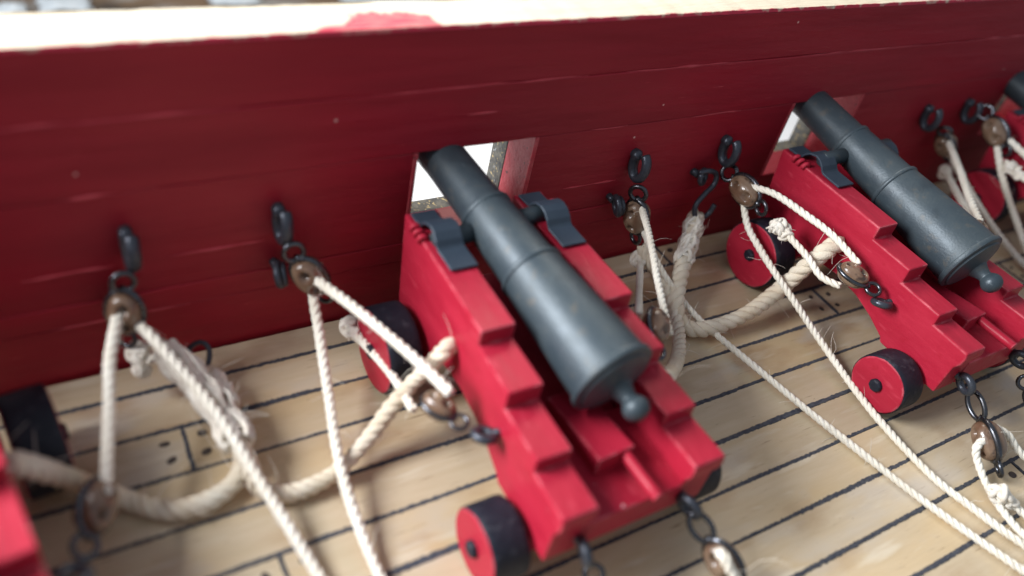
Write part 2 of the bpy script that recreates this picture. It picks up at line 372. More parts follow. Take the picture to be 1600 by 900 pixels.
def rope_mb(mb, cp, r, pitch=None, wob=.10, seed=0, sides=6):
    """three strands laid up round a path"""
    pitch = pitch or r * 5.6
    step = pitch / 11
    pts = smooth_path(cp, step); fr = frames_of(pts)
    rd = random.Random(seed); ph = rd.random() * 6
    rr = []
    for i in range(len(pts)):
        n = noise.noise(Vector((i * step * 1.7, seed * 3.1, 0))); rr.append(1 + wob * n)
    for k in range(3):
        sp = []
        for i, p in enumerate(pts):
            a = ph + 2 * math.pi * (i * step / pitch + k / 3); u, w = fr[i]
            sp.append(p + (u * math.cos(a) + w * math.sin(a)) * (r * .46 * rr[i]))
        mb.tube(sp, [r * .60 * q for q in rr], sides)
    return pts, fr

def fibre_mb(mb, pts, r, per, length, seed):
    rd = random.Random(seed)
    n = int(per * len(pts))
    for _ in range(n):
        p = rd.choice(pts); d = Vector((rd.gauss(0, 1), rd.gauss(0, 1), rd.gauss(0, 1))).normalized()
        p0 = p + d * r * .8; L = length * (.4 + rd.random()) * (2.6 if length < .13 and rd.random() < .05 else 1); c = Vector((rd.gauss(0, 1), rd.gauss(0, 1), rd.gauss(0, 1))) * .8
        u = d.orthogonal().normalized(); w = d.cross(u); ph = rd.random() * 6; cr = L * rd.uniform(.10, .28); tn = rd.uniform(3, 8)
        q = [p0 + d * L * t * (1 - .35 * t) + c * L * t * t * 1.3 + (u * math.cos(ph + tn * t) + w * math.sin(ph + tn * t)) * (cr * t) for t in (0, .17, .34, .5, .67, .84, 1)]
        mb.tube(q, [.0036, .0034, .0032, .003, .0027, .0023, .0016], 3, cap=False)

def knot_mb(mb, c, r, size, seed, n=4):
    rd = random.Random(seed); c = Vector(c)
    for k in range(n):
        nrm = Vector((rd.gauss(0, 1), rd.gauss(0, 1), rd.gauss(0, 1)))
        mb.ring(c + Vector((rd.gauss(0, 1), rd.gauss(0, 1), rd.gauss(0, 1))) * size * .25, nrm, size * (.6 + .3 * rd.random()), r, 14, 6)

def empty(name, loc=(0, 0, 0), label=None, cat=None, group=None, kind=None):
    o = bpy.data.objects.new(name, None); COL.objects.link(o); o.location = loc; o.empty_display_size = .2
    tag(o, label, cat, group, kind); return o
def tag(o, label=None, cat=None, group=None, kind=None):
    if label: o['label'] = label
    if cat: o['category'] = cat
    if group: o['group'] = group
    if kind: o['kind'] = kind
    return o
def copy_tree(o, parent=None):
    c = o.copy(); COL.objects.link(c)
    if parent: c.parent = parent
    for ch in list(o.children): copy_tree(ch, c)
    return c

# ------------------------------------------------------------------ setting: deck
SEAMS = [-.03, -.48, -1.08, -1.69, -2.32, -2.94, -3.55, -4.157, -4.752, -5.341, -5.94, -6.54, -7.14, -7.74, -8.34]
DX0, DX1 = -9.0, 17.0
deck = empty('deck', (0, 0, 0), 'honey coloured model ship deck of narrow planks with dark caulked seams', None, None, 'structure')
JOINTS = {2: [-3.6], 3: [5.86, -8.1], 4: [10.2], 5: [-3.1, 12.4], 6: [12.9], 7: [-5.4, 9.3], 8: [-6.2], 9: [6.05], 10: [11], 1: [8.2], 0: [3.9], 11: [3.2], 12: [-1], 13: [4]}
for i in range(len(SEAMS) - 1):
    y0, y1 = SEAMS[i + 1], SEAMS[i]
    xs = [DX0] + sorted(JOINTS.get(i, [])) + [DX1]
    for xa, xb in zip(xs, xs[1:]):
        mb = MB(); n = max(2, int((xb - xa) / .5)); cx, cy = (xa + xb) / 2, (y0 + y1) / 2
        hw = (y1 - y0) / 2 - .012; vs = []; fs = []
        dz = rnd.uniform(-.006, .004)
        for k in range(n + 1):
            x = xa + .012 + (xb - xa - .024) * k / n - cx
            j = noise.noise(Vector((x * 1.3 + cx, i * 7.7, 0))) * .012
            for (yy, zz) in ((-hw + j, -.12), (-hw + j, dz), (hw + j, dz), (hw + j, -.12)): vs.append((x, yy, zz))
        for k in range(n):
            for q in range(3):
                a = k * 4 + q; fs.append((a, a + 1, a + 5, a + 4))
            fs.append((k * 4 + 3, k * 4, k * 4 + 4, k * 4 + 7))
        fs += [(0, 3, 2, 1), (n * 4, n * 4 + 1, n * 4 + 2, n * 4 + 3)]
        mb.add(vs, fs, False); mb.build('plank', DECK, deck, bevel=.008, seg=1, loc=(cx, cy, 0))
def strip(p, q, w, seed, name='caulk_seam'):
    """ragged dark caulking lying in a seam and just proud of the planks"""
    mb = MB(); p = Vector(p); q = Vector(q); d = q - p; L = d.length; d.normalize(); s = Vector((-d.y, d.x, 0))
    n = int(L / .018); vs = []; fs = []
    for k in range(n + 1):
        c = p + d * (L * k / n)
        wob = noise.noise(Vector((k * .018 * .8, seed * 5.3, 2))) * .014
        thick = w * (1 + .6 * noise.noise(Vector((k * .018 * .6, seed * 2.1, 9))))
        a = thick + .013 * noise.noise(Vector((k * .41, seed * 3.3, 0))) + .020 * noise.noise(Vector((k * 2.7, seed, 4)))
        b = thick + .013 * noise.noise(Vector((k * .37, seed * 3.3, 50))) + .020 * noise.noise(Vector((k * 2.7, seed, 40)))
        h = .006 + .004 * noise.noise(Vector((k * .7, seed, 8)))
        vs += [c + s * (wob - a) + Vector((0, 0, -.02)), c + s * (wob - a * .75) + Vector((0, 0, h)), c + s * (wob + b * .75) + Vector((0, 0, h)), c + s * (wob + b) + Vector((0, 0, -.02))]
    for k in range(n):
        for z in range(3):
            a = k * 4 + z; fs.append((a, a + 1, a + 5, a + 4))
    mb.add(vs, fs, False); return mb.build(name, CAULK, deck)
for i, y in enumerate(SEAMS[1:-1]):
    strip((DX0, y, 0), (DX1, y, 0), rnd.uniform(.027, .038), i + 1)
nail_me = None
for i, xs in JOINTS.items():
    y0, y1 = SEAMS[i + 1], SEAMS[i]
    for x in xs:
        strip((x + rnd.uniform(-.02, .03), y0, 0), (x + rnd.uniform(-.03, .02)  , y1, 0), .026, 40 + i + x)
        for sx in (-1, 1):
            for fy in (.3, .72):
                if nail_me is None:
                    mb = MB(); mb.lathe([(-.05, .050), (.006, .050), (.009, .03)], 12, 'z'); o = mb.build('treenail', NAIL, deck); nail_me = o.data
                else:
                    o = bpy.data.objects.new('treenail', nail_me); COL.objects.link(o); o.parent = deck
                o.location = (x + sx * .19 + rnd.uniform(-.03, .03), y0 + (y1 - y0) * fy + rnd.uniform(-.03, .03), 0)
                o.scale = (rnd.uniform(.7, 1.3), rnd.uniform(.6, 1.0), 1); o.rotation_euler = (0, 0, rnd.uniform(-.5, .5))

# ------------------------------------------------------------------ setting: bulwark
bul = empty('bulwark', (0, 0, 0), 'dark red painted inner bulwark with square gun ports and bare pale top', 'bulwark')
PORTS = [(-6.81, -5.08), (-.62, 1.09), (5.72, 7.40), (11.8, 13.4)]
PZ0, PZ1 = 1.06, 2.395
def plank_wall(name, x0, x1, z0, z1, ya, yb, m, seed, amp=.010, bev=.018):
    mb = MB(); n = max(2, int((x1 - x0) / .22)); cx = (x0 + x1) / 2; vs = []; fs = []
    for k in range(n + 1):
        x = x0 + (x1 - x0) * k / n
        t = noise.noise(Vector((x * 1.1, seed * 3.7, 0))) * amp; b = noise.noise(Vector((x * 1.1, seed * 3.7, 30))) * amp
        d = noise.noise(Vector((x * .9, seed * 1.7, 60))) * amp * .6
        for (y, z) in ((ya + d, z0 + b), (ya + d, z1 + t), (yb, z1 + t), (yb, z0 + b)): vs.append((x - cx, y, z))
    for k in range(n):
        for q in range(4):
            a = k * 4 + q; b = k * 4 + (q + 1) % 4; fs.append((a, b, b + 4, a + 4))
    fs += [(0, 3, 2, 1), (n * 4, n * 4 + 1, n * 4 + 2, n * 4 + 3)]
    mb.add(vs, fs, False); return mb.build(name, m, bul, bevel=bev, seg=2, loc=(cx, 0, 0), angle=50)
WX0, WX1 = -9.0, 17.0
plank_wall('plank', WX0, WX1, -.10, .76, .008, .56, WALL, 1)
plank_wall('plank', WX0, WX1, .762, PZ0, .0, .56, WALL, 2)
edges = [WX0] + [v for p in PORTS for v in p] + [WX1]
for k in range(0, len(edges), 2): plank_wall('plank', edges[k], edges[k + 1], PZ0 + .002, PZ1, .006, .56, WALL, 3 + k)
plank_wall('plank', WX0, WX1, PZ1 + .002, 3.20, -.006, .56, WALL, 20)
plank_wall('plank', WX0, WX1, 3.202, 3.90, .004, .56, WALL, 21)
# jamb linings in the ports, outer planking beyond
for (a, b) in PORTS:
    for x, sg in ((a, 1), (b, -1)):
        mb = MB(); n = 8; x_in = x + sg * .05
        mb.box(min(x - sg * .01, x_in), max(x - sg * .01, x_in), -.004, .565, PZ0 + .004, PZ1 - .004); mb.build('port_jamb', JAMB, bul, bevel=.012)
plank_wall('outer_planking', WX0, WX1, -2.2, PZ0 - .10, .57, .92, HULL, 31)
for k in range(0, len(edges), 2): plank_wall('outer_planking', edges[k] + (.0 if k == 0 else -.05), edges[k + 1] + (.05 if k + 2 < len(edges) else 0), PZ0 - .096, PZ1 + .02, .57, .92, HULL, 33 + k)
plank_wall('outer_planking', WX0, WX1, PZ1 + .024, 3.0, .57, .92, HULL, 50)
# cap rail : rough bare top, ragged along both arrises
mb = MB(); n = 240; vs = []; fs = []
for k in range(n + 1):
    x = WX0 + (WX1 - WX0) * k / n
    e = .010 * noise.noise(Vector((x * 6, 1, 0))) + .006 * noise.noise(Vector((x * 17, 3, 0)))
    f = .03 * noise.noise(Vector((x * 1.7, 5, 0))) + .02 * noise.noise(Vector((x * 9, 7, 0)))
    w = .60 - max(0, min(1, (x - .2) / 2)) * .14
    z = 3.945 + .008 * noise.noise(Vector((x * 4, 9, 0)))
    for (y, zz) in ((-.004 + e, 3.902), (.004 + e, z), (.25, z + .006), (w + f, z - .004), (w + f, 3.902)): vs.append((x, y, zz))
for k in range(n):
    for q in range(5):
        a = k * 5 + q; b = k * 5 + (q + 1) % 5; fs.append((a, b, b + 5, a + 5))
mb.add(vs, fs, False); mb.build('cap_rail', CAP, bul)
# worn filler ridges along the strake joints
for s_, (z, xa, xb) in enumerate([(3.2, -4.6, -2.6), (3.2, -1.2, 1.6), (3.2, 2.2, 4.4), (3.2, 5.4, 8.2), (3.2, 9.5, 15), (PZ1, -4.3, -3.4), (PZ1, 1.9, 2.5), (PZ1, 3.6, 4.6), (2.84, -.2, .5), (2.84, 3.5, 4.1), (1.49, -4.75, -3.9), (1.49, -3.4, -2.35), (1.49, 1.7, 2.6), (.762, -4.6, -3.2)]):
    mb = MB(); m_ = int((xb - xa) / .05); pts = []; rr = []
    for k in range(m_ + 1):
        x = xa + (xb - xa) * k / m_
        pts.append((x, .004, z + .012 * noise.noise(Vector((x * 2, s_, 0))))); t = k / m_
        rr.append(max(.004, (.012 + .022 * noise.noise(Vector((x * 2.6, s_ * 4, 0)))) * min(1, 6 * t, 6 * (1 - t))))
    mb.tube(pts, rr, 6); mb.build('filler_ridge', RIDGE, bul)

# ------------------------------------------------------------------ beyond the hull
mb = MB(); mb.box(-60, 80, -30, 90, -4.6, -4.2); o = mb.build('workbench', BENCH); tag(o, 'brown wooden workbench top out of focus beyond the hull', None, None, 'structure')
mb = MB(); mb.box(-22, 26, .9, 13.5, -4.196, -4.12); o = mb.build('white_card', SHEET, bevel=.02); tag(o, 'sheet of white card on the bench seen through the gun ports', 'card')
for (x, y, sx, sy, lab) in [(-4.1, 18.2, .8, .6, 'pale blue scrap at the far left edge of the bench'), (-2.7, 18.4, 1.3, .9, 'wide pale blue scrap beside the far left one'), (2.1, 18.3, 1.5, .8, 'pale scrap alone on the bench above the bulwark top'), (6.2, 18.2, 1.2, .7, 'pale scrap left of the bright red paint patch, on the bench'), (7.6, 17.4, 2.2, .7, 'wide white scrap on the bench just above the red paint patch'), (15.6, 17.2, 2.6, 1.0, 'white scrap on the bench above the middle of the bulwark top')]:
    mb = MB(); n = 9; vs = []; fs = []
    for a in range(n + 1):
        for b in range(n + 1):
            u, v = a / n - .5, b / n - .5
            h = .1 + .22 * abs(noise.noise(Vector((x + u * 4, y + v * 4, 0)))) + .10 * math.cos(u * 3) * math.cos(v * 3)
            vs.append((u * sx * (1 + .2 * noise.noise(Vector((x, v * 3, 1)))), v * sy, h))
    for a in range(n):
        for b in range(n):
            i0 = a * (n + 1) + b; fs.append((i0, i0 + 1, i0 + n + 2, i0 + n + 1))
    mb.add(vs, fs, True); o = mb.build('paper_scrap', SCRAP, loc=(x, y, -4.2)); md = o.modifiers.new('t', 'SOLIDIFY'); md.thickness = .05
    tag(o, lab, 'paper scrap', 'pale scraps on the workbench')

# ------------------------------------------------------------------ cannon
def make_cannon():
    root = empty('cannon', (0, 0, 0))
    YF, YR, WF, WR, TH = -.482, -4.35, .9205, 1.0, .41
    hw = lambda y: WR + (WF - WR) * (y - YR) / (YF - YR)
    prof = [(-.50, 1.954), (-2.468, 1.954), (-2.475, 1.759), (-3.134, 1.759), (-3.14, 1.534), (-3.792, 1.534), (-3.798, 1.368), (-4.35, 1.368),
            (-4.37, 1.28), (-4.36, 1.18), (-4.31, 1.08), (-4.305, .60), (-3.34, .60), (-3.30, .67), (-3.02, .80), (-2.7, .90), (-2.3, .95), (-1.95, .90), (-1.62, .78), (-1.50, .56), (-.74, .56), (-.62, .78)]
    # finely stepped along the length so the faces carry a slight hand-cut wobble
    for sg in (-1, 1):
        mb = MB()
        if sg < 0: mb.prism(prof, lambda y: -hw(y), lambda y: -hw(y) + TH)
        else: mb.prism(prof, lambda y: hw(y) - TH, lambda y: hw(y))
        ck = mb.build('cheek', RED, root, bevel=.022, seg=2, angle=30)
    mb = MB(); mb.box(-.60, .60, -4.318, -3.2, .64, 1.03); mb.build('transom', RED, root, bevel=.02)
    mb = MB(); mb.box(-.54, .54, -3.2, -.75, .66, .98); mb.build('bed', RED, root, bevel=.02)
    # quoin wedge and its handle
    mb = MB(); mb.add([(-.24, -3.88, 1.02), (.22, -3.86, 1.02), (.22, -2.9, 1.0), (-.24, -2.9, 1.0), (-.24, -3.88, 1.29), (.22, -3.86, 1.29), (.22, -2.9, 1.16), (-.24, -2.9, 1.16)],
                      [(0, 3, 2, 1), (4, 5, 6, 7), (0, 1, 5, 4), (1, 2, 6, 5), (2, 3, 7, 6), (3, 0, 4, 7)], False)
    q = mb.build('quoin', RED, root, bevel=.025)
    mb = MB(); pts = [(.115 + .012 * t, -3.86 - .56 * t, 1.195 + .0 * t) for t in (0, .25, .5, .75, 1)]; mb.tube(pts, [.064, .066, .064, .066, .062], 9); mb.build('quoin_handle', RED, q, bevel=.01)
    # axles, trucks
    for y, r, x in ((-3.83, .4134, 1.465), (-1.153, .5274, 1.449)):
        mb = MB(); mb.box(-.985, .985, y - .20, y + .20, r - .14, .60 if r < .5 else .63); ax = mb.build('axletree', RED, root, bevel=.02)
        for sg in (-1, 1):
            w = empty('wheel', (sg * (x - .21), y, r)); w.parent = root
            rd = random.Random(int(y * 100) + sg)
            n = 44; vs = []; fs = []; ring_ = [1 + .010 * noise.noise(Vector((math.cos(2 * math.pi * k / n) * 2, math.sin(2 * math.pi * k / n) * 2, y + sg))) for k in range(n)]
            xs = [(-.205, .955), (-.19, .99), (-.14, 1.), (.14, 1.), (.19, .99), (.205, .955)]
            for (xx, f_) in xs:
                for k in range(n):
                    a = 2 * math.pi * k / n; vs.append((xx, r * f_ * ring_[k] * math.cos(a), r * f_ * ring_[k] * math.sin(a)))
            for i in range(len(xs) - 1):
                for k in range(n):
                    fs.append((i * n + k, i * n + (k + 1) % n, (i + 1) * n + (k + 1) % n, (i + 1) * n + k))
            mb = MB(); mb.add(vs, fs, True); mb.build('tread', BLACK, w)
            mb = MB(); vs = []
            for xx, f_ in ((-.213, .93), (-.203, .965), (.203, .965), (.213, .93)):
                for k in range(n):
                    a = 2 * math.pi * k / n; g = 1 + .018 * noise.noise(Vector((math.cos(a) * 3, math.sin(a) * 3, y * 3 + sg + xx)))
                    vs.append((xx, r * f_ * min(ring_[k], 1.02 * g) * math.cos(a) * .995, r * f_ * g * math.sin(a) * .99))
            fs = [(i * n + k, i * n + (k + 1) % n, (i + 1) * n + (k + 1) % n, (i + 1) * n + k) for i in range(3) for k in range(n)] + [tuple(range(n)), tuple(range(3 * n, 4 * n))]
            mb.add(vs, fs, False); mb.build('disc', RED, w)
            # dark square-cut axle end
            mb = MB(); pr = []; hr = .095
            for xx, f_ in ((0, 1), (.25, 1), (.275, .8)):
                for k in range(8):
                    a = 2 * math.pi * k / 8 + .3; g = 1 + rd.uniform(-.15, .15) if xx == 0 else 1; pr.append((sg * xx, hr * f_ * math.cos(a), hr * f_ * math.sin(a)))
            mb.add(pr, [(i * 8 + k, i * 8 + (k + 1) % 8, i * 8 + 8 + (k + 1) % 8, i * 8 + 8 + k) for i in range(2) for k in range(8)] + [tuple(range(8)), tuple(range(16, 24))], False)
            mb.build('axle_end', BLACK, w, bevel=.012)
    # barrel, origin at the trunnions
    P = [(-2.46, .30), (-2.455, .40), (-2.445, .450), (-2.44, .472), (-2.432, .484), (-2.42, .489), (-2.385, .489), (-2.37, .484), (-2.362, .474), (-2.358, .458), (-2.33, .455), (-2.2, .450), (-1.7, .418), (-1.2, .382), (-.96, .364), (-.945, .364), (-.94, .376), (-.925, .383), (-.905, .383), (-.89, .376), (-.885, .352), (-.86, .348), (-.84, .346),
         (-.5, .334), (-.03, .312), (.01, .310), (.014, .320), (.03, .326), (.055, .326), (.07, .320), (.075, .297), (.11, .290), (.5, .279), (.9, .272), (1.05, .273), (1.10, .278), (1.19, .278), (1.205, .265), (1.206, .17), (1.0, .165)]
    mb = MB(); mb.lathe(P, 56)
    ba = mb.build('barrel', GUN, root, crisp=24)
    ba.location = (-.06, -.9, 2.05); ba.rotation_euler = (math.atan(.144), 0, math.atan(.105))
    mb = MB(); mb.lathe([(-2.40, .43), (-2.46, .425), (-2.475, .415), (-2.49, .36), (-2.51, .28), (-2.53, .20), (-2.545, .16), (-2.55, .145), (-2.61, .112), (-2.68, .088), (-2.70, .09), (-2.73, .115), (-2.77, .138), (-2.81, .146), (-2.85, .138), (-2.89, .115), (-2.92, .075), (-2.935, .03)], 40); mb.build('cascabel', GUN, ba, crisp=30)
    for sg in (-1, 1):
        mb = MB(); mb.lathe([(sg * .2, .11), (sg * .78, .11), (sg * .795, .10)], 22, 'x'); o = mb.build('trunnion', GUN, ba, loc=(0, -.12, -.05))
    # capsquares over the trunnions
    for sg in (-1, 1):
        cx = sg * .715; w = .165
        prof = [(-.56, 1.975), (-.70, 1.978), (-.80, 1.985), (-.83, 2.01), (-.87, 2.07), (-.94, 2.125), (-1.03, 2.145), (-1.11, 2.125), (-1.18, 2.07), (-1.22, 2.015), (-1.26, 1.985), (-1.40, 1.974), (-1.58, 1.972)]
        mb = MB(); vs = []; fs = []
        for i, (y, z) in enumerate(prof):
            j = .012 * noise.noise(Vector((y * 9, sg * 4, 0)))
            sk = -.03 * (y + 1)
            wl = w * (1.0 if y < -.82 else .93)
            for xx in (cx - wl + j + sk, cx + wl + j + sk): vs.append((xx, y, z))
        for i in range(len(prof) - 1): fs.append((2 * i, 2 * i + 1, 2 * i + 3, 2 * i + 2))
        mb.add(vs, fs, False); o = mb.build('capsquare', STRAP, root); md = o.modifiers.new('t', 'SOLIDIFY'); md.thickness = .03; md.offset = 1
        md = o.modifiers.new('edge', 'BEVEL'); md.width = .008; md.segments = 1; md.limit_method = 'ANGLE'
        mb = MB(); 
        for k in range(3): mb.ring((cx + sg * .20, -.78 - .1 * k, 1.96), (.2, 1, .2), .045, .035, 10, 6)
        mb.build('paint_blob', RED, root)
    # eyebolts: one on each cheek for the side tackle, two at the tail
    for sg in (-1, 1):
        mb = MB(); x = sg * 1.0
        mb.tube([(x - sg * .1, -3.15, 1.2), (x + sg * .04, -3.15, 1.2)], .045, 8)
        mb.ring((x + sg * .13, -3.13, 1.2), (.25, .35, 1), .10, .05, 22, 8); mb.build('eyebolt', WIRE_PAINT, root)
        mb = MB(); x = sg * .66
        mb.tube([(x, -4.22, .82), (x, -4.37, .82)], .05, 8); mb.ring((x, -4.46, .80), (1, .25 * sg, .3), .115, .05, 24, 8); mb.build('eyebolt', WIRE_PAINT, root)
    return root
can = make_cannon()
tag(can, 'red cannon with grey barrel at the centre gun port, seen whole', 'cannon', 'cannons along the bulwark')
c2 = copy_tree(can); c2.location = (6.183, .016, 0); c2['label'] = 'red cannon with grey barrel at the right hand gun port beside two long cream ropes'
for ch in c2.children:
    if ch.name.startswith('barrel'):
        ch.location = (.09, -.9, 2.14); ch.rotation_euler = (math.atan(.165), 0, math.atan(.04))
c0 = copy_tree(can); c0.location = (-6.29, -.22, 0); c0.rotation_euler = (0, 0, .125); c0['label'] = 'red cannon cut off at the lower left, only its side and black wheel showing'
c3 = copy_tree(can); c3.location = (12.15, 0, 0); c3['label'] = 'red cannon cut off at the upper right, farthest from the camera'

# ------------------------------------------------------------------ rigging: hooks, blocks, ropes
def wall_hook(x, label, z=2.0, depth=.30, open_=True):
    mb = MB()
    # an open eye standing out from the plank: shank into the wood, round, free end beside it
    pts = [(x, .10, z - .08), (x, .02, z - .075)]
    for k in range(13):
        a = R(50 - 308 * k / 12); pts.append((x + .03 * k / 12, -.17 + .125 * math.cos(a), z - .20 + .19 * math.sin(a)))
    pts = smooth_path(pts, .03)
    mb.tube(pts, .074, 8, flat=.85); o = mb.build('wall_hook', WIRE_PAINT)
    tag(o, label, 'hook', 'hooks in the bulwark'); return o

def block_mesh():
    bm = bmesh.new(); bmesh.ops.create_icosphere(bm, subdivisions=4, radius=1)
    for v in bm.verts:
        p = v.co.copy()
        # fuller than an ellipsoid, flat cheeks, groove round the edge for the strop, sheave slot in the face
        q = Vector((math.copysign(abs(p.x) ** .85, p.x), math.copysign(abs(p.y) ** .85, p.y), math.copysign(abs(p.z) ** .9, p.z)))
        s = 1 + .04 * noise.noise(p * 1.7)
        g = math.exp(-(p.x / .12) ** 2) * .06
        v.co = Vector((q.x * .205, q.y * .195 * (1 - g), q.z * .285 * (1 - g))) * s
        for zz in (.11, -.13):
            for yy in (-1, 1):
                d = math.hypot(p.y * .195 - .02, (p.z * .285 - zz) * .8)
                if p.x * yy > 0 and d < .06: v.co.x *= .25 + .75 * (d / .06) ** 2
    for f in bm.faces: f.smooth = True
    me = bpy.data.meshes.new('shell'); bm.to_mesh(me); bm.free(); me.materials.append(BLOCK); return me
BLOCK_ME = block_mesh()
def tackle_block(top, c, low, label, scale=1.0, becket=True, roll=1.1, topring=True, hl=.125):
    """wooden block at c whose long axis runs from the hook ring at top to the becket ring at low"""
    c = Vector(c); top = Vector(top); low = Vector(low) if low else c + (c - top)
    zax = (top - low).normalized()
    view = (cam.location - c).normalized()                       # which face was turned up when it was hung
    yax = (view - zax * view.dot(zax)).normalized()              # hole face
    xax = yax.cross(zax)
    m = Matrix((xax, yax, zax)).transposed() @ Matrix.Rotation(roll, 3, 'Z')
    root = empty('tackle_block', c, label, 'pulley block', 'wooden tackle blocks'); root.rotation_euler = m.to_euler()
    scale *= .94; root.scale = (scale,) * 3
    o = bpy.data.objects.new('shell', BLOCK_ME); COL.objects.link(o); o.parent = root
    mb = MB(); loop = []
    for k in range(40):
        a = 2 * math.pi * k / 40; loop.append((.0, .206 * math.cos(a), .295 * math.sin(a)))
    mb.tube(loop, .042, 8, True)
    mb.build('strop', WIRE, root)
    if topring:
        dt = (top - c).length / scale
        mb = MB(); mb.ring((0, 0, .29 + hl), (1, .45, 0), .122, .036, 28, 8, sx=hl / .122, up=(0, 0, 1)); mb.tube([(-.035, .01, .27), (.02, -.01, .34)], .05, 8)
        mb.build('hook_ring', WIRE, root)
    if becket:
        mb = MB(); mb.ring((0, 0, -.30 - .085), (1, -.25, .1), .11, .032, 22, 8, up=(0, 0, 1)); mb.tube([(.03, .0, -.27), (-.02, .01, -.33)], .045, 8); mb.build('becket_ring', WIRE, root)
    return root

BLK = {k: k + '_block' for k in 'ABCEFG'}
def tackle_rope(label, hauling=None, running=None, standing=None, knot=None, r=.058, fuzz=1.0, seed=1, tail_knot=None):
    root = empty('tackle_rope', PATHS[hauling or running][0], label, 'rope', 'cream tackle ropes')
    off = Vector(root.location)
    allp = []
    for nm, key in (('hauling_part', hauling), ('running_part', running), ('standing_part', standing)):
        if not key: continue
        mb = MB(); cp = [Vector(p) - off for p in PATHS[key]]
        if key[0] in BLK and nm != 'standing_part': cp[0] = cp[0].lerp(Vector(PTS[BLK[key[0]]]) - off, .45)
        pts, fr = rope_mb(mb, cp, r, seed=seed + len(nm), wob=.12); allp += pts; mb.build(nm, ROPE, root, fix=False)
    if knot:
        kc = Vector(knot) - off; rk = random.Random(seed)
        mb = MB(); knot_mb(mb, kc, .036, .10, seed + 3, 6)
        dn = (Vector(PATHS[standing][1]) - Vector(PATHS[standing][0])).normalized() if standing else Vector((0, -.5, -.8)).normalized()
        for q in range(5): knot_mb(mb, kc + dn * (.05 * q), .03, .085, seed + 20 + q, 2)
        for q in range(7):
            e = Vector((rk.gauss(0, 1), rk.gauss(0, 1), rk.gauss(0, 1))).normalized(); mb.tube([kc, kc + e * .09, kc + e * .15 + Vector((0, 0, -.02))], [.028, .024, .012], 5)
        mb.build('knot', FRAY, root, fix=False)
        allp += [kc + dn * .03 * q for q in range(6)] * 2
    mb = MB(); fibre_mb(mb, allp, r, .10 * fuzz, .11, seed + 5); o = mb.build('fibre', FRAY, root, fix=False); o['kind'] = 'stuff'
    return root

def breeching(label, key, r=.13, splice=None, seed=1, fuzz=1., fat=1.):
    root = empty('breeching_rope', PATHS[key][0], label, 'thick rope', 'thick breeching ropes'); off = Vector(root.location)
    cp = [Vector(p) - off for p in PATHS[key]]
    mb = MB(); pts, fr = rope_mb(mb, cp, r, pitch=r * 4.0, seed=seed, wob=.16, sides=8); mb.build('laid_rope', HEMP, root, fix=False)
    mb = MB(); fibre_mb(mb, pts, r, .35 * fuzz, .16, seed + 1); o = mb.build('fibre', FRAY, root, fix=False); o['kind'] = 'stuff'
    if splice:
        a, b = splice; n = len(pts); i0, i1 = int(a * (n - 1)), int(b * (n - 1)); sub = pts[i0:i1 + 1]
        mb = MB(); fr2 = frames_of(sub)
        rd = random.Random(seed)
        for k in range(16):
            sp = []; a0 = rd.uniform(0, 6.28); lay = rd.uniform(-.5, 1.6)
            for i in range(len(sub)):
                u, w = fr2[i]; t = i / max(1, len(sub) - 1); a_ = a0 + lay * t * 3 + .5 * noise.noise(Vector((t * 5, k * 3.1, seed)))
                lump = fat * (.82 + .30 * abs(math.sin(math.pi * (3 * t + .15))))
                rr = r * lump * (1.0 + .22 * noise.noise(Vector((t * 9, k, seed))))
                sp.append(sub[i] + (u * math.cos(a_) + w * math.sin(a_)) * rr)
            mb.tube(sp, .030 * fat ** .6, 5)
        for t in (.10, .45, .78):
            i = int(t * (len(sub) - 1)); u, w = fr2[i]
            for q in range(2): mb.ring(sub[min(len(sub) - 1, i + q)], u.cross(w) + u * rd.uniform(-.3, .3), r * .98 * fat, .022, 16, 5)
        mb.build('seizing', FRAY, root, fix=False)
        mb = MB(); fibre_mb(mb, sub, r, 2.2 * fuzz, .085, seed + 9); o = mb.build('frayed_fibre', FRAY, root, fix=False); o['kind'] = 'stuff'
    return root

P_ = PTS
# hooks in the wall
wall_hook(-3.76, 'dark hook high on the bulwark, leftmost in the photo')
wall_hook(-2.22, 'dark hook in the bulwark left of the centre cannon, second from the left')
wall_hook(2.78, 'dark hook in the bulwark just right of the centre cannon')
wall_hook(4.50, 'dark hook in the bulwark above the S shaped hook, left of the right hand cannon')
wall_hook(9.44, 'blurred dark hook in the bulwark right of the right hand cannon barrel')
wall_hook(10.68, 'blurred dark hook in the bulwark farthest right, beside the cut off cannon')
def coil_eyebolt(c, label):
    c = Vector(c); mb = MB()
    mb.tube([c + Vector((0, .16, .02)), c + Vector((0, 0, .01))], .05, 8)
    mb.ring(c + Vector((0, -.10, 0)), (1, -.35, .25), .125, .046, 24, 8); mb.ring(c + Vector((.05, -.10, -.01)), (1, -.2, .1), .11, .04, 24, 8)
    o = mb.build('coil_eyebolt', WIRE_PAINT); tag(o, label, 'eyebolt', 'coiled eyebolts in the bulwark'); return o
coil_eyebolt(P_['B2'], 'coiled dark eyebolt behind the block left of the centre cannon')
coil_eyebolt(P_['C2'], 'coiled dark eyebolt low in the bulwark just right of the centre cannon')
coil_eyebolt((-3.95, -.10, 1.15), 'coiled dark eyebolt behind the leftmost hanging block')
